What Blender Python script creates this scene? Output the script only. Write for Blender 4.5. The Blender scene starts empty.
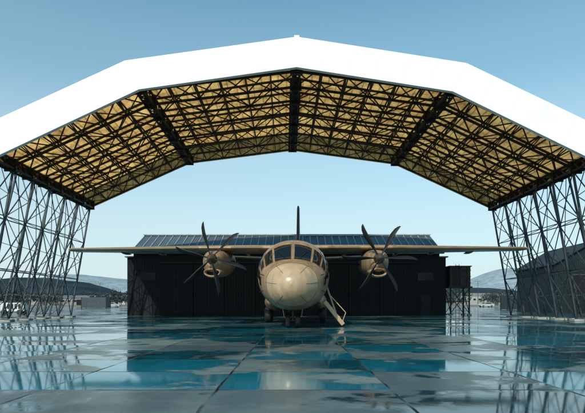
import bpy, math, random
import numpy as np
from mathutils import Vector, Matrix
random.seed(7); rng=np.random.RandomState(5)
scene=bpy.context.scene
V=Vector
# ---------------------------------------------------------------- materials
def newmat(name):
    m=bpy.data.materials.new(name); m.use_nodes=True
    nt=m.node_tree; b=nt.nodes['Principled BSDF']
    return m,nt,b
def setin(n,k,v):
    if k in n.inputs: n.inputs[k].default_value=v
def N(nt,t,**kw):
    n=nt.nodes.new(t)
    for k,v in kw.items(): setattr(n,k,v)
    return n
def mat(name,col,rough=0.6,metal=0.0,var=0.25,scale=1.5,bump=0.0,spec=0.5,stretch=(1,1,1)):
    m,nt,b=newmat(name); L=nt.links
    tc=N(nt,'ShaderNodeTexCoord'); mp=N(nt,'ShaderNodeMapping'); mp.inputs['Scale'].default_value=stretch
    L.new(tc.outputs['Object'],mp.inputs[0])
    nz=N(nt,'ShaderNodeTexNoise'); nz.inputs['Scale'].default_value=scale; nz.inputs['Detail'].default_value=6
    nz.inputs['Roughness'].default_value=.65
    L.new(mp.outputs[0],nz.inputs['Vector'])
    r=N(nt,'ShaderNodeValToRGB'); r.color_ramp.elements[0].position=.3; r.color_ramp.elements[1].position=.7
    c=np.array(col)
    r.color_ramp.elements[0].color=(*np.clip(c*(1-var),0,1),1)
    r.color_ramp.elements[1].color=(*np.clip(c*(1+var),0,1),1)
    L.new(nz.outputs['Fac'],r.inputs[0]); L.new(r.outputs[0],b.inputs['Base Color'])
    b.inputs['Roughness'].default_value=rough; b.inputs['Metallic'].default_value=metal
    setin(b,'Specular IOR Level',spec)
    if bump>0:
        bp=N(nt,'ShaderNodeBump'); bp.inputs['Strength'].default_value=bump; bp.inputs['Distance'].default_value=.02
        L.new(nz.outputs['Fac'],bp.inputs['Height']); L.new(bp.outputs[0],b.inputs['Normal'])
    return m
# ---------------------------------------------------------------- mesh builder
class B:
    def __init__(s): s.v=[];s.f=[];s.m=[];s.s=[]
    def add(s,vs,fs,mi=0,smooth=False):
        o=len(s.v); s.v+= [tuple(x) for x in vs]
        for f in fs: s.f.append(tuple(i+o for i in f)); s.m.append(mi); s.s.append(smooth)
    def box(s,c,sz,mi=0,rz=0.0):
        x,y,z=[a/2 for a in sz]; ca,sa=math.cos(rz),math.sin(rz)
        vs=[]
        for dz in(-z,z):
            for dx,dy in((-x,-y),(x,-y),(x,y),(-x,y)):
                vs.append((c[0]+dx*ca-dy*sa,c[1]+dx*sa+dy*ca,c[2]+dz))
        s.add(vs,[(3,2,1,0),(4,5,6,7),(0,1,5,4),(1,2,6,5),(2,3,7,6),(3,0,4,7)],mi)
    def bar(s,p,q,w,mi=0,h=None):
        p=V(p);q=V(q);d=(q-p)
        if d.length<1e-6:return
        d.normalize(); up=V((0,0,1)) if abs(d.z)<.9 else V((0,1,0))
        a=d.cross(up).normalized(); b=a.cross(d).normalized(); h=h or w
        vs=[]
        for c in(p,q):
            for x,y in((-1,-1),(1,-1),(1,1),(-1,1)): vs.append(c+a*x*w/2+b*y*h/2)
        s.add(vs,[(3,2,1,0),(4,5,6,7),(0,1,5,4),(1,2,6,5),(2,3,7,6),(3,0,4,7)],mi)
    def lathe(s,c,ax,prof,mi=0,n=24,smooth=True):
        ax=V(ax).normalized(); up=V((0,0,1)) if abs(ax.z)<.9 else V((1,0,0))
        a=ax.cross(up).normalized(); b=ax.cross(a)
        rings=[[V(c)+ax*t+(a*math.cos(2*math.pi*i/n)+b*math.sin(2*math.pi*i/n))*r for i in range(n)] for t,r in prof]
        s.loft(rings,mi,smooth)
    def cyl(s,p,q,r,mi=0,n=12,r2=None):
        d=V(q)-V(p); s.lathe(p,d,[(0,r),(d.length,r if r2 is None else r2)],mi,n)
    def loft(s,rings,mi=0,smooth=True,caps=True):
        n=len(rings[0]); vs=[p for r in rings for p in r]; fs=[]
        for k in range(len(rings)-1):
            for i in range(n):
                j=(i+1)%n; fs.append((k*n+i,k*n+j,(k+1)*n+j,(k+1)*n+i))
        s.add(vs,fs,mi,smooth)
        if caps:
            s.add(rings[0],[tuple(range(n))[::-1]],mi); s.add(rings[-1],[tuple(range(n))],mi)
    def obj(s,name,mats,parent=None,bevel=0,loc=None,rz=0,recalc=True):
        me=bpy.data.meshes.new(name); me.from_pydata(s.v,[],s.f)
        for m in mats: me.materials.append(m)
        for p,mi,sm in zip(me.polygons,s.m,s.s): p.material_index=mi; p.use_smooth=sm
        me.update()
        if recalc:
            import bmesh
            bm=bmesh.new(); bm.from_mesh(me); bmesh.ops.recalc_face_normals(bm,faces=bm.faces); bm.to_mesh(me); bm.free()
        o=bpy.data.objects.new(name,me); scene.collection.objects.link(o)
        if parent: o.parent=parent
        if loc: o.location=loc
        o.rotation_euler[2]=rz
        if bevel:
            b=o.modifiers.new('bev','BEVEL'); b.width=bevel; b.segments=2; b.limit_method='ANGLE'
        return o
def empty(name,loc=(0,0,0),rz=0):
    e=bpy.data.objects.new(name,None); scene.collection.objects.link(e); e.location=loc; e.rotation_euler[2]=rz; return e
# ---------------------------------------------------------------- camera
F=500.0; H=1.25; HY=303.0; CX=292.5
cam=bpy.data.cameras.new('camera'); co=bpy.data.objects.new('camera',cam); scene.collection.objects.link(co)
cam.sensor_width=36; cam.lens=F/585*36; cam.shift_y=(HY-206.5)/585; cam.clip_end=40000; cam.clip_start=.1
co.location=(0,0,H); co.rotation_euler=(math.radians(90),0,0); scene.camera=co
# ---------------------------------------------------------------- light
el=math.radians(36); az=math.radians(203)
world=bpy.data.worlds.new('World'); scene.world=world; world.use_nodes=True
nt=world.node_tree; bg=nt.nodes['Background']; sky=nt.nodes.new('ShaderNodeTexSky'); sky.sky_type='NISHITA'
sky.sun_disc=False; sky.sun_elevation=el; sky.sun_rotation=az; sky.air_density=1.0; sky.dust_density=1.0; sky.ozone_density=1.0; sky.altitude=0
L=nt.links
ti=N(nt,'ShaderNodeMix',data_type='RGBA'); ti.blend_type='MULTIPLY'; ti.inputs[0].default_value=1; L.new(sky.outputs[0],ti.inputs[6]); ti.inputs[7].default_value=(.66,1.38,1.30,1)
tc=N(nt,'ShaderNodeTexCoord'); sx=N(nt,'ShaderNodeSeparateXYZ'); L.new(tc.outputs['Generated'],sx.inputs[0])
ramp=N(nt,'ShaderNodeValToRGB'); ramp.color_ramp.interpolation='EASE'; L.new(sx.outputs['Z'],ramp.inputs[0])
e=ramp.color_ramp.elements; e[0].position=0; e[0].color=(.97,.97,.97,1); e[1].position=.62; e[1].color=(0,0,0,1)
x=e.new(.12); x.color=(.78,.78,.78,1); x=e.new(.26); x.color=(.52,.52,.52,1); x=e.new(.42); x.color=(.22,.22,.22,1)
hz=N(nt,'ShaderNodeMix',data_type='RGBA'); L.new(ramp.outputs[0],hz.inputs[0]); L.new(ti.outputs[2],hz.inputs[6]); hz.inputs[7].default_value=(5.7,6.5,6.9,1)
L.new(hz.outputs[2],bg.inputs[0]); bg.inputs[1].default_value=.125
sd=V((math.sin(az)*math.cos(el),math.cos(az)*math.cos(el),math.sin(el)))
sun=bpy.data.lights.new('sun','SUN'); sun.energy=4.0; sun.angle=math.radians(.5); sun.color=(1,.94,.84)
so=bpy.data.objects.new('sun',sun); scene.collection.objects.link(so); so.rotation_euler=sd.to_track_quat('Z','Y').to_euler(); so.location=(-20,-30,40)
scene.view_settings.view_transform='Standard'; scene.view_settings.look='None'; scene.view_settings.exposure=0

# ---------------------------------------------------------------- ground
def apron_mat():
    m,nt,b=newmat('wet_concrete'); L=nt.links
    tc=N(nt,'ShaderNodeTexCoord')
    br=N(nt,'ShaderNodeTexBrick'); br.offset=0; br.squash=1
    br.inputs['Scale'].default_value=1; br.inputs['Brick Width'].default_value=2.5; br.inputs['Row Height'].default_value=1.9
    br.inputs['Mortar Size'].default_value=.024; br.inputs['Mortar Smooth'].default_value=.3; br.inputs['Bias'].default_value=0
    br.inputs['Color1'].default_value=(.0,.0,.0,1); br.inputs['Color2'].default_value=(1,1,1,1); br.inputs['Mortar'].default_value=(.5,.5,.5,1)
    nw=N(nt,'ShaderNodeTexNoise'); nw.inputs['Scale'].default_value=1.3; nw.inputs['Detail'].default_value=5
    L.new(tc.outputs['Object'],nw.inputs['Vector'])
    mw=N(nt,'ShaderNodeVectorMath',operation='SCALE'); mw.inputs['Scale'].default_value=.07
    L.new(nw.outputs['Color'],mw.inputs[0])
    aw=N(nt,'ShaderNodeVectorMath',operation='ADD'); L.new(tc.outputs['Object'],aw.inputs[0]); L.new(mw.outputs[0],aw.inputs[1])
    of=N(nt,'ShaderNodeVectorMath',operation='ADD'); L.new(aw.outputs[0],of.inputs[0]); of.inputs[1].default_value=(1.05,.4,0)
    L.new(of.outputs[0],br.inputs['Vector'])
    def noise(scale,detail,rough=.6,st=(1,1,1),dist=0):
        mp=N(nt,'ShaderNodeMapping'); mp.inputs['Scale'].default_value=st; mp.inputs['Location'].default_value=(3.1,7.7,0); L.new(tc.outputs['Object'],mp.inputs[0])
        n=N(nt,'ShaderNodeTexNoise'); n.inputs['Scale'].default_value=scale; n.inputs['Detail'].default_value=detail; n.inputs['Roughness'].default_value=rough
        n.inputs['Distortion'].default_value=dist
        L.new(mp.outputs[0],n.inputs['Vector']); return n.outputs['Fac']
    def math_(op,a,b_=None,clamp=False):
        n=N(nt,'ShaderNodeMath',operation=op); n.use_clamp=clamp
        for i,x in enumerate((a,b_)):
            if x is None: continue
            if isinstance(x,(int,float)): n.inputs[i].default_value=x
            else: L.new(x,n.inputs[i])
        return n.outputs[0]
    def rng_(x,a,b_,c,d):
        n=N(nt,'ShaderNodeMapRange'); n.interpolation_type='SMOOTHSTEP'
        L.new(x,n.inputs[0]); n.inputs[1].default_value=a; n.inputs[2].default_value=b_; n.inputs[3].default_value=c; n.inputs[4].default_value=d
        return n.outputs[0]
    sep=N(nt,'ShaderNodeSeparateColor'); L.new(br.outputs['Color'],sep.inputs[0]); slabv=sep.outputs[0]
    big=noise(.24,5,.55,(.8,1,1),.6); mid=noise(.9,7,.65,(1,1,1),.3); fine=noise(9,5,.7); jn=noise(.55,3,.6)
    joint=math_('MULTIPLY',br.outputs['Fac'],rng_(jn,.38,.58,.25,1))
    w=math_('ADD',big,math_('MULTIPLY',math_('SUBTRACT',mid,.5),.5))
    w=math_('ADD',w,math_('MULTIPLY',math_('SUBTRACT',slabv,.5),.2))
    wet=rng_(w,.42,.52,0,1)
    r=N(nt,'ShaderNodeValToRGB'); e=r.color_ramp.elements
    e[0].position=.3; e[0].color=(.022,.045,.048,1); e[1].position=.76; e[1].color=(.22,.25,.21,1)
    t=math_('ADD',math_('MULTIPLY',mid,.75),math_('MULTIPLY',fine,.2)); t=math_('ADD',t,math_('MULTIPLY',math_('SUBTRACT',slabv,.5),.40))
    L.new(t,r.inputs[0])
    mx=N(nt,'ShaderNodeMix',data_type='RGBA'); mx.blend_type='MIX'
    mul=N(nt,'ShaderNodeMix',data_type='RGBA'); mul.blend_type='MIX'
    L.new(rng_(t,.3,.7,0,1),mul.inputs[0]); mul.inputs[6].default_value=(.002,.020,.028,1); mul.inputs[7].default_value=(.008,.17,.235,1)  # cyan of the reflected sky is put into the wet base colour
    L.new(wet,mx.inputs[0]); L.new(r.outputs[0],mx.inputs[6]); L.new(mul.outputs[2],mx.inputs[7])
    mj=N(nt,'ShaderNodeMix',data_type='RGBA'); L.new(joint,mj.inputs[0]); L.new(mx.outputs[2],mj.inputs[6]); mj.inputs[7].default_value=(.006,.009,.011,1)
    L.new(mj.outputs[2],b.inputs['Base Color'])
    rr=rng_(wet,0,1,.24,.02); rr=math_('ADD',rr,math_('MULTIPLY',fine,.05)); rr=math_('ADD',rr,math_('MULTIPLY',joint,.5),True); L.new(rr,b.inputs['Roughness'])
    sp=rng_(joint,0,1,.55,.1); L.new(sp,b.inputs['Specular IOR Level'])
    bp=N(nt,'ShaderNodeBump'); bp.inputs['Distance'].default_value=.004
    st=rng_(wet,0,1,.6,.06); L.new(st,bp.inputs['Strength'])
    hh=math_('ADD',fine,math_('MULTIPLY',mid,1.5)); hh=math_('SUBTRACT',hh,math_('MULTIPLY',joint,2.0))
    L.new(hh,bp.inputs['Height'])
    # each slab has settled with its own slight tilt
    tx=math_('MULTIPLY',math_('SUBTRACT',slabv,.5),.010)
    ty=math_('MULTIPLY',math_('SUBTRACT',math_('FRACT',math_('MULTIPLY',slabv,7.31)),.5),.022)
    cb=N(nt,'ShaderNodeCombineXYZ'); L.new(tx,cb.inputs[0]); L.new(ty,cb.inputs[1])
    ad=N(nt,'ShaderNodeVectorMath',operation='ADD'); L.new(bp.outputs[0],ad.inputs[0]); L.new(cb.outputs[0],ad.inputs[1])
    nm=N(nt,'ShaderNodeVectorMath',operation='NORMALIZE'); L.new(ad.outputs[0],nm.inputs[0]); L.new(nm.outputs[0],b.inputs['Normal'])
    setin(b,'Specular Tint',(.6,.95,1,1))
    return m
b=B(); b.add([(-30000,-3000,0),(30000,-3000,0),(30000,30000,0),(-30000,30000,0)],[(0,1,2,3)])
b.obj('ground',[mat('dry_grassland',(.15,.14,.10),.95,var=.35,scale=.02)],recalc=False)
b=B(); b.add([(-170,-60,.004),(170,-60,.004),(170,150,.004),(-170,150,.004)],[(0,1,2,3)])
b.obj('apron_pavement',[apron_mat()],recalc=False)
b=B(); b.add([(-900,330,.004),(900,330,.004),(900,385,.004),(-900,385,.004)],[(0,1,2,3)])
b.obj('runway',[mat('runway_asphalt',(.14,.14,.14),.8,var=.15,scale=.1)],recalc=False)

# ---------------------------------------------------------------- canopy
steel=mat('dark_steel',(.018,.013,.009),.55,.3,var=.4,scale=2)
steel2=mat('galvanised_steel',(.045,.06,.07),.5,.4,var=.3,scale=2)
concrete=mat('footing_concrete',(.30,.30,.28),.9,var=.25,bump=.3)
white=mat('white_cladding',(.80,.80,.79),.5,var=.03,scale=.4)
seam=mat('cladding_seam',(.60,.60,.60),.5,var=.03)
def skin_mat():
    m,nt,b=newmat('translucent_roof_sheet'); L=nt.links
    tc=N(nt,'ShaderNodeTexCoord')
    nz=N(nt,'ShaderNodeTexNoise'); nz.inputs['Scale'].default_value=.8; nz.inputs['Detail'].default_value=8; nz.inputs['Roughness'].default_value=.75
    L.new(tc.outputs['Object'],nz.inputs['Vector'])
    r=N(nt,'ShaderNodeValToRGB'); e=r.color_ramp.elements; e[0].position=.38; e[0].color=(.34,.165,.045,1); e[1].position=.63; e[1].color=(.95,.57,.20,1)
    L.new(nz.outputs['Fac'],r.inputs[0])
    wv=N(nt,'ShaderNodeTexWave',wave_type='BANDS',bands_direction='X'); wv.inputs['Scale'].default_value=.55; wv.inputs['Distortion'].default_value=0
    L.new(tc.outputs['Object'],wv.inputs['Vector'])
    mr=N(nt,'ShaderNodeMapRange'); L.new(wv.outputs['Fac'],mr.inputs[0]); mr.inputs[1].default_value=0; mr.inputs[2].default_value=.12; mr.inputs[3].default_value=.5; mr.inputs[4].default_value=1
    mu=N(nt,'ShaderNodeVectorMath',operation='SCALE'); L.new(r.outputs[0],mu.inputs[0]); L.new(mr.outputs[0],mu.inputs['Scale'])
    d=N(nt,'ShaderNodeBsdfDiffuse'); t=N(nt,'ShaderNodeBsdfTranslucent'); mx=N(nt,'ShaderNodeMixShader'); mx.inputs[0].default_value=.72
    L.new(mu.outputs[0],d.inputs[0]); L.new(mu.outputs[0],t.inputs[0]); L.new(d.outputs[0],mx.inputs[1]); L.new(t.outputs[0],mx.inputs[2])
    L.new(mx.outputs[0],nt.nodes['Material Output'].inputs[0]); return m
skin=skin_mat()
CAN=empty('aircraft_shelter_canopy',(.12,37.2,0),math.radians(.9))
Y0,Y1=29.4-37.2,45.0-37.2
def subd(P,n):
    out=[]
    for a,c in zip(P[:-1],P[1:]):
        for i in range(n): out.append((a[0]+(c[0]-a[0])*i/n,a[1]+(c[1]-a[1])*i/n))
    out.append(P[-1]); return out
Pi=[(-18,9.8),(-9.2,13.8),(0,15.0),(9.2,13.8),(18,9.8)]
Po=[(-19.0,10.75),(-9.8,15.0),(0,16.5),(9.8,15.0),(19.0,10.75)]
n=6; I=subd(Pi,n); O=subd(Po,n); NJ=len(I); KF=8
ys=[Y0+.25+(Y1-Y0-.5)*k/(KF-1) for k in range(KF)]
b=B()
P=lambda a,y,dz=0:(a[0],y,a[1]+dz)
for k,y in enumerate(ys):
    for j in range(NJ-1):
        b.bar(P(I[j],y),P(I[j+1],y),.13); b.bar(P(O[j],y),P(O[j+1],y),.12)
        if j%2==0: b.bar(P(I[j],y),P(O[j+1],y),.07)
        else: b.bar(P(O[j],y),P(I[j+1],y),.07)
    for j in range(NJ): b.bar(P(I[j],y),P(O[j],y),.065)
    if k<KF-1:
        y2=ys[k+1]
        for j in range(NJ):
            b.bar(P(O[j],y),P(O[j],y2),.085)
            b.bar(P(I[j],y),P(I[j],y2),.065)
            if j%2==(k%2): b.bar(P(I[j],y),P(O[j],y2),.055)
            else: b.bar(P(O[j],y),P(I[j],y2),.055)
        for j in range(NJ-1):
            if (j+k)%2==0: b.bar(P(I[j],y),P(I[j+1],y2),.055)
            else: b.bar(P(I[j+1],y),P(I[j],y2),.055)
b.obj('roof_trusses',[steel],CAN,recalc=False)
b=B()
for j in (0,n,2*n,3*n,4*n):
    x,z=I[j]; w=.26 if j!=2*n else .2
    for dx in(-w,w):
        for dz in(-.1,.45):
            b.bar((x+dx,Y0+.1,z+dz),(x+dx,Y1-.1,z+dz),.11)
    M=20
    for i in range(M):
        a=Y0+.1+(Y1-Y0-.2)*i/M; c=Y0+.1+(Y1-Y0-.2)*(i+1)/M
        sg=1 if i%2 else -1
        b.bar((x-w*sg,a,z-.1),(x+w*sg,c,z-.1),.07)
        b.bar((x-w,a,z-.1),(x-w,c,z+.45) ,.06); b.bar((x+w,a,z+.45),(x+w,c,z-.1),.06)
        b.bar((x-w,a,z-.1),(x+w,a,z-.1),.06)
    for y in ys:
        b.box((x,y,z+.15),(.75,.1,.8))
b.obj('longitudinal_girders',[steel],CAN,recalc=False)
b=B(); OO=[(p[0],p[1]+.12) for p in O]
vs=[];fs=[]
for y in(Y0,Y1):
    for p in OO: vs.append((p[0],y,p[1]))
for j in range(NJ-1): fs.append((j,j+1,NJ+j+1,NJ+j))
b.add(vs,fs)
vs=[];fs=[]
for j in range(NJ): vs.append((I[j][0],Y1+.02,I[j][1]-.05)); vs.append((OO[j][0],Y1+.02,OO[j][1]-.01))
for j in range(NJ-1): fs.append((2*j,2*j+2,2*j+3,2*j+1))
b.add(vs,fs)
for s in(-1,1):
    b.add([(s*18.45,Y0,9.75),(s*18.45,Y1,9.75),(s*19.03,Y1,10.86),(s*19.03,Y0,10.86)],[(0,1,2,3)])
b.obj('roof_sheeting',[skin],CAN,recalc=False)
b=B()
inn=[(-18.9,8.95),(-9.15,13.62),(0,14.98),(9.15,13.62),(18.9,8.95)]
out=[(-19.6,10.78),(-9.95,15.3),(0,16.76),(9.95,15.3),(19.6,10.78)]
nn=6; a=subd(inn,nn); c=subd(out,nn)
rings=[[(p[0],Y0-.30,p[1]),(p[0],Y0-.02,p[1]),(q[0],Y0-.02,q[1]),(q[0],Y0-.30,q[1])] for p,q in zip(a,c)]
b.loft(rings,0,False)
b.obj('front_fascia',[white],CAN,bevel=.02)
b=B()
for i in range(1,len(a)-1): b.bar((a[i][0],Y0-.302,a[i][1]+.03),(c[i][0],Y0-.302,c[i][1]-.03),.012,1,.012)
b.box((0,Y0-.16,16.80),(.3,.24,.10),0)
b.obj('fascia_trim',[white,seam],CAN,recalc=False)
b=B()
for s in(-1,1):
    LV=6
    def ip(t): return (s*(18.0+1.7*t),9.8*(1-t)+.15*t)
    def op(t): return (s*(19.0+2.6*t),10.75*(1-t)+.15*t)
    ly=[Y0+.25+(Y1-Y0-.5)*k/6 for k in range(7)]
    for k,y in enumerate(ly):
        b.bar(P(ip(0),y),P(ip(1),y),.12); b.bar(P(op(0),y),P(op(1),y),.11)
        for l in range(LV):
            t0,t1=l/LV,(l+1)/LV
            b.bar(P(ip(t0),y),P(op(t1),y),.045) if l%2 else b.bar(P(op(t0),y),P(ip(t1),y),.045)
            b.bar(P(ip(t1),y),P(op(t1),y),.045)
        if k<6:
            y2=ly[k+1]
            for l in(2,4): 
                b.bar(P(ip(l/LV),y),P(ip(l/LV),y2),.06); b.bar(P(op(l/LV),y),P(op(l/LV),y2),.055)
            for t0,t1 in((0,1/3),(1/3,2/3),(2/3,1)):
                b.bar(P(ip(t0),y),P(ip(t1),y2),.055); b.bar(P(ip(t0),y2),P(ip(t1),y),.055)
            b.bar(P(op(0),y),P(op(.5),y2),.05); b.bar(P(op(.5),y2),P(op(1),y),.05)
    for k,y in enumerate(ly):
        b.box((s*20.65,y,.06),(2.5,.6,.11),1)
b.obj('side_truss_walls',[steel2,concrete],CAN,recalc=False)

# ---------------------------------------------------------------- hangar building behind
HB=empty('metal_roof_hangar',(-.6,50,0),0)
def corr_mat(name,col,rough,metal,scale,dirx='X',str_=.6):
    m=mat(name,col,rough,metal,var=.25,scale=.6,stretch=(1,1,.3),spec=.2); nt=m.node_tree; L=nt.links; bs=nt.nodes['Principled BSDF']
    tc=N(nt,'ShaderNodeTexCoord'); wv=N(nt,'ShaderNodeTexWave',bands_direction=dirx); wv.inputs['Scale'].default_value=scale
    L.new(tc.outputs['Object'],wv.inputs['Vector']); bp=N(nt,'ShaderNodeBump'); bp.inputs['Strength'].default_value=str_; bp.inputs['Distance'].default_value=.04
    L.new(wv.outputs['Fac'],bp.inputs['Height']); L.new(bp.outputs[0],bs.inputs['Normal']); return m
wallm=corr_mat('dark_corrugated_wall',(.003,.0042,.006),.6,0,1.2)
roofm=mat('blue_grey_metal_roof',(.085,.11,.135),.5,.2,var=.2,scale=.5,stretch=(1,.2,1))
ribm=mat('roof_rib',(.36,.40,.44),.45,.2)
dark=mat('dark_void',(.008,.008,.01),.7,spec=.2)
hw=15.3; ez=6.35; rz_=8.45; dep=9.0
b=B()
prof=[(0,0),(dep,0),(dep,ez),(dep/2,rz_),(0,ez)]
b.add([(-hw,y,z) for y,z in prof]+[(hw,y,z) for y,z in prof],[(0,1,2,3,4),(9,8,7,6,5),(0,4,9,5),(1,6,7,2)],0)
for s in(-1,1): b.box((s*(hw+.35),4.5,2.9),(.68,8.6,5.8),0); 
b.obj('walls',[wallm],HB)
b=B()
th=.12
for sgn in(0,1):
    def yy(v): return v if sgn==0 else dep-v
    e0=(yy(-.55),ez-.26+.02); r0=(yy(dep/2),rz_+.02)
    X=hw+.25
    vs=[(-X,e0[0],e0[1]),(X,e0[0],e0[1]),(X,r0[0],r0[1]),(-X,r0[0],r0[1])]
    vs+=[(v[0],v[1],v[2]+th) for v in vs]
    b.add(vs,[(3,2,1,0),(4,5,6,7),(0,1,5,4),(1,2,6,5),(2,3,7,6),(3,0,4,7)],0)
    k=-X+.1
    while k<X:
        b.bar((k,e0[0],e0[1]+th+.035),(k,r0[0],r0[1]+th+.035),.07,1,.08); k+=.78
b.box((0,dep/2,rz_+.23),(2*hw+.6,.5,.1),1)
b.box((0,-.6,ez-.13),(2*hw+.6,.12,.16),0)
for s in(-1,1): b.box((s*(hw+.4),4.4,5.87),(.9,9.0,.12),0)
b.obj('roof',[roofm,ribm],HB)
b=B()
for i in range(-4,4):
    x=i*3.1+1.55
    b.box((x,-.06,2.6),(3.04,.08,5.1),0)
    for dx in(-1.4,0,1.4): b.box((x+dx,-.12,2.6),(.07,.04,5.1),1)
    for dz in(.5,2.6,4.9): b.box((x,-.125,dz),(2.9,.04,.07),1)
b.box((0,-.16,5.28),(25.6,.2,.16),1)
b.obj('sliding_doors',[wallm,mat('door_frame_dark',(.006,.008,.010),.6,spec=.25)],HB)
b=B()
for i in(-1,1): b.box((i*13.9,-.04,1.05),(.95,.06,2.1),0); b.box((i*13.9,-.04,3.9),(1.6,.06,.8),1)
b.obj('side_doors_and_windows',[mat('personnel_door',(.009,.011,.014),.6,spec=.2),mat('dark_glass_building',(.006,.008,.01),.2,spec=.2)],HB)

# ---------------------------------------------------------------- aircraft
def pchip(xs,yv):
    xs=np.array(xs,float); yv=np.array(yv,float); h=np.diff(xs); d=np.diff(yv)/h; m=np.zeros(len(xs))
    for i in range(1,len(xs)-1):
        if d[i-1]*d[i]>0:
            w1=2*h[i]+h[i-1]; w2=h[i]+2*h[i-1]; m[i]=(w1+w2)/(w1/d[i-1]+w2/d[i])
    m[0]=d[0]; m[-1]=d[-1]
    def f(x):
        i=int(np.clip(np.searchsorted(xs,x)-1,0,len(xs)-2)); t=(x-xs[i])/h[i]; t=min(max(t,0),1)
        return float((2*t**3-3*t**2+1)*yv[i]+(t**3-2*t**2+t)*h[i]*m[i]+(-2*t**3+3*t**2)*yv[i+1]+(t**3-t**2)*h[i]*m[i+1])
    return f
rows=[ # s, ztop, zbot, zc, w
(0,2.10,2.10,2.10,.0),(.05,2.36,1.85,2.10,.27),(.15,2.53,1.66,2.11,.47),(.35,2.74,1.44,2.13,.72),(.7,2.97,1.24,2.17,.99),(1.2,3.17,1.07,2.25,1.27),
(1.9,3.34,.95,2.38,1.53),(2.1,3.43,.92,2.43,1.59),(2.9,4.20,.88,2.62,1.76),(3.4,4.44,.87,2.70,1.84),(4.2,4.60,.86,2.76,1.90),(5.5,4.66,.86,2.78,1.92),
(13.2,4.66,.86,2.78,1.92),(15,4.66,1.3,2.9,1.86),(17.5,4.68,2.3,3.4,1.47),(19.5,4.72,3.2,3.9,1.0),(21.5,4.76,4.05,4.4,.4),(22.4,4.7,4.5,4.6,.1)]
S=[r[0] for r in rows]; fzt,fzb,fzc,fw=[pchip(S,[r[i] for r in rows]) for i in(1,2,3,4)]
def surf(s,th,off=0):
    def p(s,th):
        zt,zb,zc,w=fzt(s),fzb(s),fzc(s),fw(s)
        c,sn=math.cos(th),math.sin(th); e=2/2.15
        x=w*math.copysign(abs(sn)**e,sn); cz=math.copysign(abs(c)**e,c)
        return V((x,s,zc+((zt-zc) if c>0 else (zc-zb))*cz))
    q=p(s,th)
    if off:
        a=p(s+.02,th)-p(s-.02,th); t=p(s,th+.02)-p(s,th-.02); nrm=t.cross(a)
        if nrm.dot(V((q.x,0,q.z-fzc(s))))<0: nrm=-nrm
        q=q+nrm.normalized()*off
    return q
def paint(name,col,rough,grime):
    m=mat(name,col,rough,0,var=.12,scale=.9,spec=.5); nt=m.node_tree; L=nt.links; bs=nt.nodes['Principled BSDF']
    old=bs.inputs['Base Color'].links[0].from_socket
    tc=N(nt,'ShaderNodeTexCoord'); mp=N(nt,'ShaderNodeMapping'); mp.inputs['Rotation'].default_value=(math.radians(90),0,math.radians(90)); L.new(tc.outputs['Object'],mp.inputs[0])
    br=N(nt,'ShaderNodeTexBrick'); br.inputs['Scale'].default_value=1; br.inputs['Brick Width'].default_value=1.5; br.inputs['Row Height'].default_value=.75
    br.inputs['Mortar Size'].default_value=.009; br.inputs['Color1'].default_value=(1,1,1,1); br.inputs['Color2'].default_value=(.93,.93,.93,1); br.inputs['Mortar'].default_value=(.45,.45,.45,1)
    L.new(mp.outputs[0],br.inputs['Vector'])
    mu=N(nt,'ShaderNodeMix',data_type='RGBA'); mu.blend_type='MULTIPLY'; mu.inputs[0].default_value=1 if 'tan' in name else 0
    L.new(old,mu.inputs[6]); L.new(br.outputs['Color'],mu.inputs[7])
    n2=N(nt,'ShaderNodeTexNoise'); n2.inputs['Scale'].default_value=3; n2.inputs['Detail'].default_value=8
    mp2=N(nt,'ShaderNodeMapping'); mp2.inputs['Scale'].default_value=(1,1,.25); L.new(tc.outputs['Object'],mp2.inputs[0]); L.new(mp2.outputs[0],n2.inputs['Vector'])
    r=N(nt,'ShaderNodeMapRange'); L.new(n2.outputs['Fac'],r.inputs[0]); r.inputs[1].default_value=.35; r.inputs[2].default_value=.62; r.inputs[3].default_value=grime; r.inputs[4].default_value=1
    sc=N(nt,'ShaderNodeVectorMath',operation='SCALE'); L.new(mu.outputs[2],sc.inputs[0]); L.new(r.outputs[0],sc.inputs['Scale'])
    L.new(sc.outputs[0],bs.inputs['Base Color']); return m
tan=paint('tan_aircraft_paint',(.35,.225,.130),.35,.60); radome=paint('radome_cream',(.47,.32,.20),.30,.78)
glass=mat('cockpit_glass',(.006,.008,.01),.06,0,var=.1,spec=.5)
frame=mat('window_frame',(.15,.10,.055),.5)
black=mat('black_rubber',(.010,.010,.010),.6)
metal=mat('bare_metal',(.45,.45,.45),.3,.9)
blade=mat('propeller_black',(.006,.008,.010),.5,spec=.3)
boot=mat('deice_boot',(.010,.016,.018),.5,spec=.3)
hubm=mat('hub_grey',(.07,.05,.035),.45,.2)
AC=empty('military_transport_airplane',(-.05,22.5,0),math.radians(-1.5))
b=B(); NT=64
def ringS(s): return [surf(s,2*math.pi*i/NT) for i in range(NT)]
ss=[.003,.01,.025,.05,.09,.15,.24,.35,.5,.7,.9,1.1]
b.loft([ringS(s) for s in ss],1)
ss=[1.1+.1*i for i in range(0,45)]+[5.6+.3*i for i in range(0,56)]+[22.4]
b.loft([ringS(s) for s in ss],0)
b.obj('fuselage',[tan,radome],AC)
b=B()
for i in range(NT): b.bar(surf(1.1,2*math.pi*i/NT,.001),surf(1.1,2*math.pi*(i+1)/NT,.001),.03)
for t in (35,90,145,215,270,325):   # lightning diverter strips
    pts=[surf(s_,math.radians(t),.002) for s_ in(.3,.45,.6,.8,1.0,1.09)]
    for p,q in zip(pts[:-1],pts[1:]): b.bar(p,q,.014)
b.obj('radome_seam',[mat('seam_dark',(.07,.05,.03),.6)],AC)
b=B()
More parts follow.
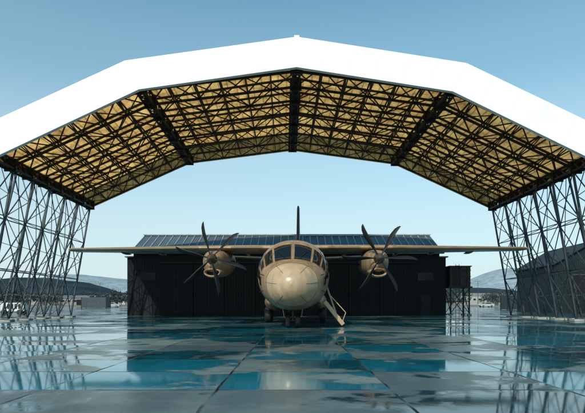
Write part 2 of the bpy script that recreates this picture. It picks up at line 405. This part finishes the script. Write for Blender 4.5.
def patch(s0,s1,t0,t1,off,mi,k0=0,k1=0):
    n1,n2=8,8; vs=[];fs=[]
    for i in range(n1+1):
        for j in range(n2+1):
            u=i/n1; v=j/n2
            sv=s0+(s1-s0)*u
            tv=math.radians(t0+(t1-t0)*v+ (k0*(1-v)+k1*v)*u)
            vs.append(surf(sv,tv,off))
    for i in range(n1):
        for j in range(n2): a=i*(n2+1)+j; fs.append((a,a+1,a+n2+2,a+n2+1))
    b.add(vs,fs,mi,True)
def win(s0,s1,t0,t1,k0=0,k1=0):
    for sg in(1,-1):
        patch(s0-.05,s1+.05,sg*(t0-1.6),sg*(t1+1.6),.007,1,sg*k0,sg*k1)
        patch(s0,s1,sg*t0,sg*t1,.016,0,sg*k0,sg*k1)
win(2.06,2.94,2.5,31); win(2.10,3.0,36,54); win(2.25,3.15,59,72)
win(3.25,3.85,50,66); win(2.35,3.0,78,92); win(1.95,2.3,84,100); win(3.2,3.7,73,86)
for s in (6.3,7.6,10.5,12.0):
    win(s,s+.32,72,80)
b.obj('windows',[glass,frame],AC,recalc=False)
b=B()
for sg in(-1,1):
    b.bar(surf(2.03,sg*math.radians(8),.04),surf(2.6,sg*math.radians(24),.05),.025)
    b.bar(surf(1.6,sg*math.radians(75),0),surf(1.45,sg*math.radians(75),.22),.03)
    b.bar(surf(1.9,sg*math.radians(110),0),surf(1.75,sg*math.radians(110),.2),.03)
for s,h in((4.6,.35),(6.0,.3),(14,.4)):
    z=fzt(s); b.add([(-.02,s,z-.05),(.02,s,z-.05),(.02,s+.35,z-.05),(-.02,s+.35,z-.05),(-.01,s+.2,z+h),(.01,s+.2,z+h),(.01,s+.38,z+h),(-.01,s+.38,z+h)],[(3,2,1,0),(4,5,6,7),(0,1,5,4),(1,2,6,5),(2,3,7,6),(3,0,4,7)])
b.obj('antennas_and_wipers',[boot],AC)
def foil(n=12,t=.15):
    pts=[]
    xs=[(1-math.cos(math.pi*i/n))/2 for i in range(n+1)]
    y=lambda x:5*t*(.2969*math.sqrt(x)-.126*x-.3516*x*x+.2843*x**3-.1015*x**4)
    for x in reversed(xs): pts.append((x,y(x)))
    for x in xs[1:-1]: pts.append((x,-y(x)*.75))
    return pts
def wing(b,stations,mi=0,vert=False,bootmi=None):
    rings=[]
    for p,le,ch,z,t in stations:
        r=[]
        for x,y in foil(t=t):
            if vert: r.append((y*ch,le+x*ch,p))
            else: r.append((p,le+x*ch,z+y*ch))
        rings.append(r)
    b.loft(rings,mi)
b=B(); zw=4.62
stn=[(-14.35,8.75,1.75,zw+.02,.10),(-14.2,8.6,2.0,zw+.02,.11),(-9.5,8.15,3.0,zw,.12),(-5.6,7.8,3.75,zw,.12),(0,7.8,3.85,zw,.125),(5.6,7.8,3.75,zw,.12),(9.5,8.15,3.0,zw,.12),(14.2,8.6,2.0,zw+.02,.11),(14.35,8.75,1.75,zw+.02,.10)]
wing(b,stn)
b.obj('wing',[tan],AC)
b=B()
for sg in(-1,1):
    for x in(3.2,6.6,8.8,11.2):
        le=10.9 if x<7 else 10.2
        prof=[(0,.02),(.3,.07),(.9,.10),(1.5,.07),(1.9,.02)]
        b.lathe((sg*x,le-.9,zw-(.17 if x<10 else .12)),(0,1,.03),prof,0,10)
    for (x0,l0,x1,l1) in((5.9,7.83,9.5,8.15),(9.5,8.15,14.2,8.6),(2.0,7.8,3.9,7.8)):
        b.cyl((sg*x0,l0+.05,zw),(sg*x1,l1+.04,zw+(.02 if x1>14 else 0)),.075,1,10,.055 if x1>14 else .075)
    b.cyl((sg*14.33,8.9,zw+.02),(sg*14.33,10.4,zw+.02),.1,0,8,.03)
b.obj('flap_fairings_and_boots',[tan,frame],AC)
b=B()
prof=pchip([6.2,7.2,8.5,11.5,13.2,15],[0,.20,.34,.34,.2,0])
rings=[]
for i in range(25):
    s=6.2+8.8*i/24; h=prof(s); w=.6+.9*min(1,h/.3)
    rings.append([(w*math.cos(a),s,4.45+(.22+h)*math.sin(a)) for a in [2*math.pi*k/24 for k in range(24)]])
b.loft(rings,0); b.obj('wing_root_fairing',[tan],AC)
b=B()
wing(b,[(4.4,16.4,5.4,0,.07),(5.4,17.4,4.3,0,.09),(9.3,19.6,2.0,0,.13),(9.5,19.9,1.6,0,.10)],1,True)
b.obj('vertical_fin',[tan,boot],AC)
b=B()
wing(b,[(-5.9,20.4,1.2,5.25,.1),(-5.8,20.2,1.5,5.25,.11),(0,19.0,2.9,4.85,.12),(5.8,20.2,1.5,5.25,.11),(5.9,20.4,1.2,5.25,.1)],0)
b.obj('tailplane',[tan],AC)
def engine(X,ang0):
    b=B(); hz=3.78
    T=[(6.0,hz-.02,.36,.38,.40),(6.12,hz-.05,.46,.45,.5),(6.5,3.66,.62,.64,.70),(7.2,3.62,.70,.74,.80),(8.2,3.66,.72,.83,.82),(10,3.8,.68,.83,.8),(11.6,3.95,.6,.7,.6),(12.8,4.1,.4,.45,.4),(13.6,4.2,.15,.2,.2)]
    fs_=[pchip([t[0] for t in T],[t[i] for t in T]) for i in(1,2,3,4)]
    rings=[]
    for i in range(40):
        s=6.0+7.6*(i/39)**1.4; z,w,ht,hb=[f(s) for f in fs_]
        r=[]
        for k in range(36):
            a=2*math.pi*k/36; c,sn=math.cos(a),math.sin(a); e=2/2.3
            r.append((X+w*math.copysign(abs(sn)**e,sn),s,z+(ht if c>0 else hb)*math.copysign(abs(c)**e,c)))
        rings.append(r)
    b.loft(rings,0)
    def ell(cx,cz,w,h,s): return [(cx+w*math.cos(a),s,cz+h*math.sin(a)*(1 if math.sin(a)<0 else .7)) for a in [2*math.pi*k/28 for k in range(28)]]
    b.loft([ell(X,3.02,.36,.17,6.35),ell(X,3.02,.42,.22,5.98),ell(X,3.02,.47,.27,5.98),ell(X,3.03,.52,.33,6.2),ell(X,3.1,.56,.38,6.9),ell(X,3.25,.5,.4,8.2)],0,True,False)
    b.add(ell(X,3.02,.365,.175,6.34),[tuple(range(28))],1)
    b.lathe((X,5.35,hz),(0,1,0),[(0,.01),(.04,.07),(.12,.13),(.28,.21),(.45,.27),(.62,.31),(.64,.27)],2,28)
    for sg in(-1,1):
        b.lathe((X+sg*.68,8.6,3.75),(sg*.35,1,.05),[(0,.16),(.35,.16),(.36,.12),(.05,.11)],1,16)
    b.obj('engine_nacelle',[tan,dark,hubm],AC)
    b=B()
    for kk in range(6):
        a=math.radians(ang0+60*kk); er=V((math.cos(a),0,math.sin(a))); et=V((-math.sin(a),0,math.cos(a))); ey=V((0,1,0))
        rings=[]
        for r,ch,tw,sw,tk in((.22,.11,75,0,.1),(.45,.13,68,0,.09),(.7,.20,60,.0,.05),(1.1,.27,52,.015,.04),(1.5,.28,46,.03,.03),(1.85,.23,42,-.01,.022),(2.05,.14,40,-.07,.015),(2.13,.05,40,-.12,.01)):
            ring=[]
            c_=et*math.cos(math.radians(tw-6))+ey*math.sin(math.radians(tw-6)); n_=er.cross(c_)
            for u,v in((-.5,0),(-.3,.7),(0,1),(.3,.6),(.5,0),(.3,-.3),(0,-.5),(-.3,-.4)):
                ring.append(V((X,5.72,hz))+er*r+et*sw+c_*u*ch*1.1+n_*v*tk/2)
            rings.append(ring)
        b.loft(rings,0)
    b.obj('propeller',[blade],AC)
engine(-4.72,45); engine(4.80,0)
b=B()
def wheel(x,y,r,w):
    b.lathe((x-w/2,y,r),(1,0,0),[(0,r*.55),(.0,r*.8),(w*.12,r*.95),(w*.3,r),(w*.7,r),(w*.88,r*.95),(w,r*.8),(w,r*.55)],0,28)
    b.lathe((x-w/2-.005,y,r),(1,0,0),[(0,.02),(.0,r*.5),(w+.01,r*.5),(w+.01,.02)],1,20)
for x in(-.24,.24): wheel(x,2.75,.37,.24)
b.cyl((0,2.75,.37),(0,2.9,1.3),.075,2); b.cyl((-.3,2.75,.37),(.3,2.75,.37),.05,2); b.bar((0,2.8,.8),(0,3.5,1.2),.07,2)
for sg in(-1,1):
    b.add([(sg*.42,2.3,.55),(sg*.42,3.4,.6),(sg*.5,3.4,1.1),(sg*.5,2.3,1.1),(sg*.44,2.3,.55),(sg*.44,3.4,.6),(sg*.53,3.4,1.1),(sg*.53,2.3,1.1)],[(0,1,2,3),(7,6,5,4),(0,3,7,4),(1,5,6,2),(0,4,5,1)],3)
    for y in(9.6,10.9):
        wheel(sg*1.75,y,.52,.42); b.bar((sg*1.6,y,.52),(sg*1.5,y+.5,1.2),.14,2)
b.obj('landing_gear',[black,hubm,hubm,tan],AC)
b=B()
for sg in(-1,1):
    rings=[]
    for i in range(24):
        t=i/23; s=7.6+6.2*t; k=max(.03,math.sin(math.pi*t)**.55)
        rings.append([(sg*1.42+ .62*k*math.cos(a)*1.0,s,1.33+.6*k*math.sin(a)) for a in [2*math.pi*q/20 for q in range(20)]])
    b.loft(rings,0)
b.obj('gear_sponsons',[tan],AC)
b=B()
y0=3.9
p0=(1.66,1.32); p1=(2.62,.12)
for yy_ in(y0,y0+.85):
    b.bar((p0[0],yy_,p0[1]),(p1[0],yy_,p1[1]),.07,0,.2)
for i in range(5):
    t=(i+.4)/5; x=p0[0]+(p1[0]-p0[0])*t; z=p0[1]+(p1[1]-p0[1])*t
    b.box((x,y0+.425,z+.03),(.27,.84,.035),0)
b.add([(p0[0],y0,p0[1]-.12),(p1[0],y0,p1[1]-.07),(p1[0],y0+.85,p1[1]-.07),(p0[0],y0+.85,p0[1]-.12)],[(0,1,2,3)],0)
b.bar((1.75,y0,2.2),(2.3,y0,.6),.035,0); b.bar((1.75,y0+.85,2.2),(2.3,y0+.85,.6),.035,0)
b.bar((1.85,y0,1.75),(2.75,y0,.75),.035,0); b.bar((2.75,y0,.75),(2.55,y0,.2),.035,0)
b.obj('airstair',[radome],AC)
b=B()
vs=[];n1=6
for i in range(n1+1):
    for s in(y0+.03,y0+.82): vs.append(surf(s,math.radians(78+44*i/n1),.012))
b.add(vs,[(2*i,2*i+1,2*i+3,2*i+2) for i in range(n1)],0,True)
b.obj('door_opening',[dark],AC,recalc=False)

# ---------------------------------------------------------------- water tank on stand
b=B(); rust=mat('rusty_tank',(.035,.026,.024),.7,.2,var=.4,scale=2)
b.box((0,0,3.95),(2.1,2.0,2.0),0)
for dz in(3.3,3.95,4.6): b.box((0,0,dz),(2.18,2.08,.07),1)
for dx in(-.7,0,.7): b.box((dx,0,3.95),(.07,2.12,2.04),1)
b.box((0,0,5.0),(2.3,2.2,.1),1); b.box((0,0,2.86),(2.4,2.3,.16),1)
for x in(-.95,.95):
    for y in(-.9,.9): b.bar((x,y,0),(x,y,2.8),.13,1); b.box((x,y,.06),(.4,.4,.12),2)
for y in(-.9,.9): b.bar((-.95,y,.2),(.95,y,2.7),.06,1); b.bar((.95,y,.2),(-.95,y,2.7),.06,1); b.bar((-.95,y,1.4),(.95,y,1.4),.07,1)
for x in(-.95,.95): b.bar((x,-.9,.2),(x,.9,2.7),.06,1)
for x in(-.5,-.15): b.bar((x,-1.12,0),(x,-1.12,5.2),.04,1)
for i in range(17): b.bar((-.5,-1.12,.25+.3*i),(-.15,-1.12,.25+.3*i),.03,1)
b.cyl((.5,-.5,0),(.5,-.5,2.8),.07,1,10)
b.obj('water_tank_tower',[rust,steel,concrete],loc=((457-CX)*52/F,52,.0))

# ---------------------------------------------------------------- right shed
SH=empty('gabled_shed',(36.0,60,0),math.radians(-4))
b=B(); hw2=4.4; e2=6.0; r2=8.6; dp=12
prof=[(-hw2,0),(hw2,0),(hw2,e2),(0,r2),(-hw2,e2)]
b.add([(x,0,z) for x,z in prof]+[(x,dp,z) for x,z in prof],[(0,1,2,3,4),(9,8,7,6,5),(0,4,9,5),(1,6,7,2)])
b.obj('walls',[corr_mat('dark_green_wall',(.008,.015,.017),.6,0,1.6)],SH)
b=B()
for s in(-1,1):
    vs=[(s*(hw2+.35),-.4,e2-.2),(0,-.4,r2+.01),(0,dp+.4,r2+.01),(s*(hw2+.35),dp+.4,e2-.2)]
    vs+=[(v[0],v[1],v[2]+.12) for v in vs]; b.add(vs,[(3,2,1,0),(4,5,6,7),(0,1,5,4),(1,2,6,5),(2,3,7,6),(3,0,4,7)])
b.obj('roof',[mat('shed_roof_dark',(.02,.028,.032),.7,spec=.3)],SH)
b=B(); b.box((0,-.04,2.3),(4.6,.07,4.6),0); b.box((0,-.09,2.3),(.08,.04,4.6),1); b.box((0,-.09,4.65),(4.9,.06,.12),1); b.box((0,-.05,6.4),(1.2,.06,.7),1)
b.obj('door',[dark,steel2],SH)

# ---------------------------------------------------------------- vehicles
glassv=mat('vehicle_glass',(.015,.02,.025),.08)
def vehicle(name,kind,loc,rz,col):
    b=B()
    if kind=='van': prof=[(-2.6,.35),(2.55,.35),(2.6,.8),(2.45,1.15),(1.75,1.3),(1.15,2.15),(.9,2.3),(-2.5,2.3),(-2.6,2.1)]; W2=.95; wb=1.65
    else: prof=[(-2.2,.3),(2.2,.3),(2.25,.65),(2.1,.85),(1.1,.98),(.45,1.42),(-1.1,1.45),(-1.75,1.02),(-2.2,.95)]; W2=.86; wb=1.35
    def ring(y,ins): 
        zt=max(p[1] for p in prof)
        return [(p[0],y*(1-ins*max(0,(p[1]-.9))/zt),p[1]) for p in prof]
    b.loft([ring(-W2,.14),ring(W2,.14)],0,False)
    for sg in(-1,1):
        for x in(-wb,wb):
            b.lathe((x,sg*(W2-.2),.33),(0,sg,0),[(0,.1),(0,.33),(.22,.33),(.22,.2),(.2,.05)],1,20)
            b.lathe((x,sg*(W2+.0),.33),(0,sg,0),[(0,.01),(.025,.19),(.03,.01)],3,14)
    if kind=='van':
        for sg in(-1,1):
            y=lambda z: sg*(W2*(1-.14*(z-.9)/2.3)+.008)
            for x0,x1,t0,t1 in((.5,1.5,.5,1.0),):
                b.add([(x0,y(1.35),1.35),(x1,y(1.35),1.35),(t1,y(1.95),1.95),(t0,y(1.95),1.95)],[(0,1,2,3)],2)
        b.add([(1.72,-.8,1.36),(1.72,.8,1.36),(1.2,.76,2.1),(1.2,-.76,2.1)],[(0,1,2,3)],2)
        for sg in(-1,1): b.box((2.58,sg*.7,.85),(.08,.3,.18),3)
        b.box((2.6,0,.5),(.12,1.8,.2),1)
    else:
        for sg in(-1,1):
            y=lambda z: sg*(W2*(1-.14*(z-.9)/1.45)+.008)
            b.add([(-1.5,y(1.0),1.0),(.95,y(1.0),1.0),(.4,y(1.36),1.36),(-1.05,y(1.38),1.38)],[(0,1,2,3)],2)
        b.add([(1.08,-.76,1.0),(1.08,.76,1.0),(.5,.7,1.4),(.5,-.7,1.4)],[(0,1,2,3)],2)
        for sg in(-1,1): b.box((2.2,sg*.62,.68),(.08,.3,.13),3)
        b.box((2.22,0,.42),(.1,1.6,.16),1)
    return b.obj(name,[mat(name+'_paint',col,.3,var=.03),black,glassv,metal],loc=loc,rz=rz,bevel=.04)
def X(px,d): return (px-CX)*d/F
vehicle('parked_car','car',(X(112,140),140,0),math.radians(5),(.3,.32,.35))
vehicle('parked_car','car',(X(486,150),150,0),math.radians(-170),(.4,.4,.4))
vehicle('parked_van','van',(X(545,140),140,0),math.radians(20),(.6,.62,.65))
def container(loc,rz,col):
    b=B(); b.box((0,0,1.35),(6.06,2.4,2.5),0)
    k=-2.9
    while k<2.95:
        for s in(-1,1): b.box((k,s*1.22,1.35),(.11,.06,2.3),0)
        k+=.28
    for x in(-3,3):
        for y in(-1.2,1.2): b.box((x,y,1.32),(.16,.16,2.62),1)
    b.obj('shipping_container',[mat('container_paint',col,.6,var=.3),steel],loc=loc,rz=rz)
container((X(520,90),90,0),.1,(.02,.035,.04)); container((X(96,120),120,0),-.05,(.04,.055,.07))
b=B(); b.box((0,0,.85),(2.2,1.2,.9),0); b.box((0,0,1.34),(2.3,1.3,.06),1)
for x in(-.75,.75):
    for s in(-1,1): b.lathe((x,s*.55,.3),(0,s,0),[(0,.05),(0,.3),(.15,.3),(.15,.05)],1,18)
b.bar((1.1,0,.5),(2.1,0,.25),.06,1); 
for i in range(5): b.box((-.7+.35*i,-.62,.9),(.22,.03,.5),1)
b.obj('ground_power_cart',[mat('cart_white',(.65,.66,.66),.4),black],loc=(X(14,52),52,0),rz=.2,bevel=.02)
def distant(px,d,w,h,dep,col,roofc):
    e=empty('airport_warehouse',(X(px,d),d,0))
    b=B(); b.box((0,0,h/2),(w,dep,h),0); b.obj('walls',[mat('warehouse_wall',col,.8,var=.1,scale=.2)],e)
    b=B(); vs=[(-w/2-.3,-dep/2-.3,h),(w/2+.3,-dep/2-.3,h),(w/2+.3,dep/2+.3,h),(-w/2-.3,dep/2+.3,h),(-w/2-.3,0,h+dep*.14),(w/2+.3,0,h+dep*.14)]
    b.add(vs,[(0,1,5,4),(2,3,4,5),(0,4,3),(1,2,5),(0,3,2,1)]); b.obj('roof',[mat('warehouse_roof',roofc,.6,var=.1)],e)
    b=B(); k=-w/2+2
    while k<w/2-1.5: b.box((k,-dep/2-.04,h*.6),(1.6,.06,1.1),0); k+=3.4
    b.box((w*.2,-dep/2-.05,1.6),(3.4,.08,3.2),0); b.obj('windows_and_doors',[dark],e)
distant(20,330,40,5,14,(.25,.25,.25),(.15,.14,.14)); distant(75,290,26,4,12,(.2,.2,.21),(.13,.14,.15)); distant(110,370,34,5,14,(.35,.34,.32),(.2,.2,.22))
distant(480,340,30,6,14,(.3,.3,.3),(.2,.19,.18)); distant(520,300,30,5,12,(.22,.24,.26),(.2,.2,.2)); distant(-40,280,30,6,12,(.4,.4,.4),(.3,.3,.3)); distant(610,300,40,7,14,(.4,.4,.4),(.3,.25,.25))
for px,d,h in((100,190,9),(478,180,9)):
    b=B(); b.cyl((0,0,0),(0,0,h),.12,0,10,.07); b.bar((-1,0,h),(1,0,h),.1,0)
    for x in(-.9,0,.9): b.box((x,-.12,h+.12),(.45,.25,.32),1)
    b.box((0,0,.1),(.6,.6,.2),2)
    b.obj('floodlight_mast',[steel2,metal,concrete],loc=(X(px,d),d,0))
b=B()
def tree(x,y,h):
    b.cyl((x,y,0),(x+random.uniform(-.2,.2),y,h*.6),.18*h/6,0,6,.08)
    cl=[(random.uniform(-.32,.32)*h,random.uniform(-.3,.3)*h,random.uniform(.3,.95)*h,random.uniform(.14,.24)*h) for _ in range(7)]
    for c in cl:
        for _ in range(26):
            d=V((random.gauss(0,1),random.gauss(0,1),random.gauss(0,.8))); d.normalize(); p=V((x+c[0],y+c[1],c[2]))+d*c[3]*random.uniform(.5,1.1)
            u=V((random.gauss(0,1),random.gauss(0,1),random.gauss(0,1))).normalized(); w_=u.orthogonal().normalized(); s=random.uniform(.25,.5)*h/7
            b.add([p-u*s,p+w_*s*.7,p+u*s,p-w_*s*.7],[(0,1,2,3)],1 if random.random()<.6 else 2)
for i in range(330):
    side=random.random()<.6
    d=random.uniform(240,460); px=random.uniform(-100,135) if side else random.uniform(450,700)
    tree(X(px,d),d,random.uniform(4.5,9))
b.obj('distant_tree_line',[mat('bark',(.08,.06,.04),.9),mat('leaves_dark',(.018,.032,.03),.8),mat('leaves_light',(.035,.05,.04),.8)],recalc=False)
def hills(name,d,col,seed,depth,prof_px,pmin,pmax):
    r=np.random.RandomState(seed); ph=r.rand(14)*6.28; nx,ny=360,16; vs=[];fs=[]
    for j in range(ny):
        v=j/(ny-1); env=math.sin(math.pi*.5*v)
        for i in range(nx):
            px=pmin+(pmax-pmin)*i/(nx-1); y=d+depth*v; x=(px-CX)/F*(d+depth)
            u=px/42
            hh=sum(math.sin(u*(1.45**k)+ph[k]+v*1.3*k)/(1.42**k) for k in range(13))
            z=max(0,(prof_px(px)+1.7*hh)*(d+depth)/F)*env
            vs.append((x,y,z-3 if j==0 else z))
    for j in range(ny-1):
        for i in range(nx-1): a=j*nx+i; fs.append((a,a+1,a+nx+1,a+nx))
    b=B(); b.add(vs,fs,0,True); b.obj(name,[mat(name+'_mat',col,1,var=.35,scale=.006,spec=0)],recalc=False)  # no haze volume: distance haze is painted into the bluish col
g=lambda px,c,w: math.exp(-((px-c)/w)**2)
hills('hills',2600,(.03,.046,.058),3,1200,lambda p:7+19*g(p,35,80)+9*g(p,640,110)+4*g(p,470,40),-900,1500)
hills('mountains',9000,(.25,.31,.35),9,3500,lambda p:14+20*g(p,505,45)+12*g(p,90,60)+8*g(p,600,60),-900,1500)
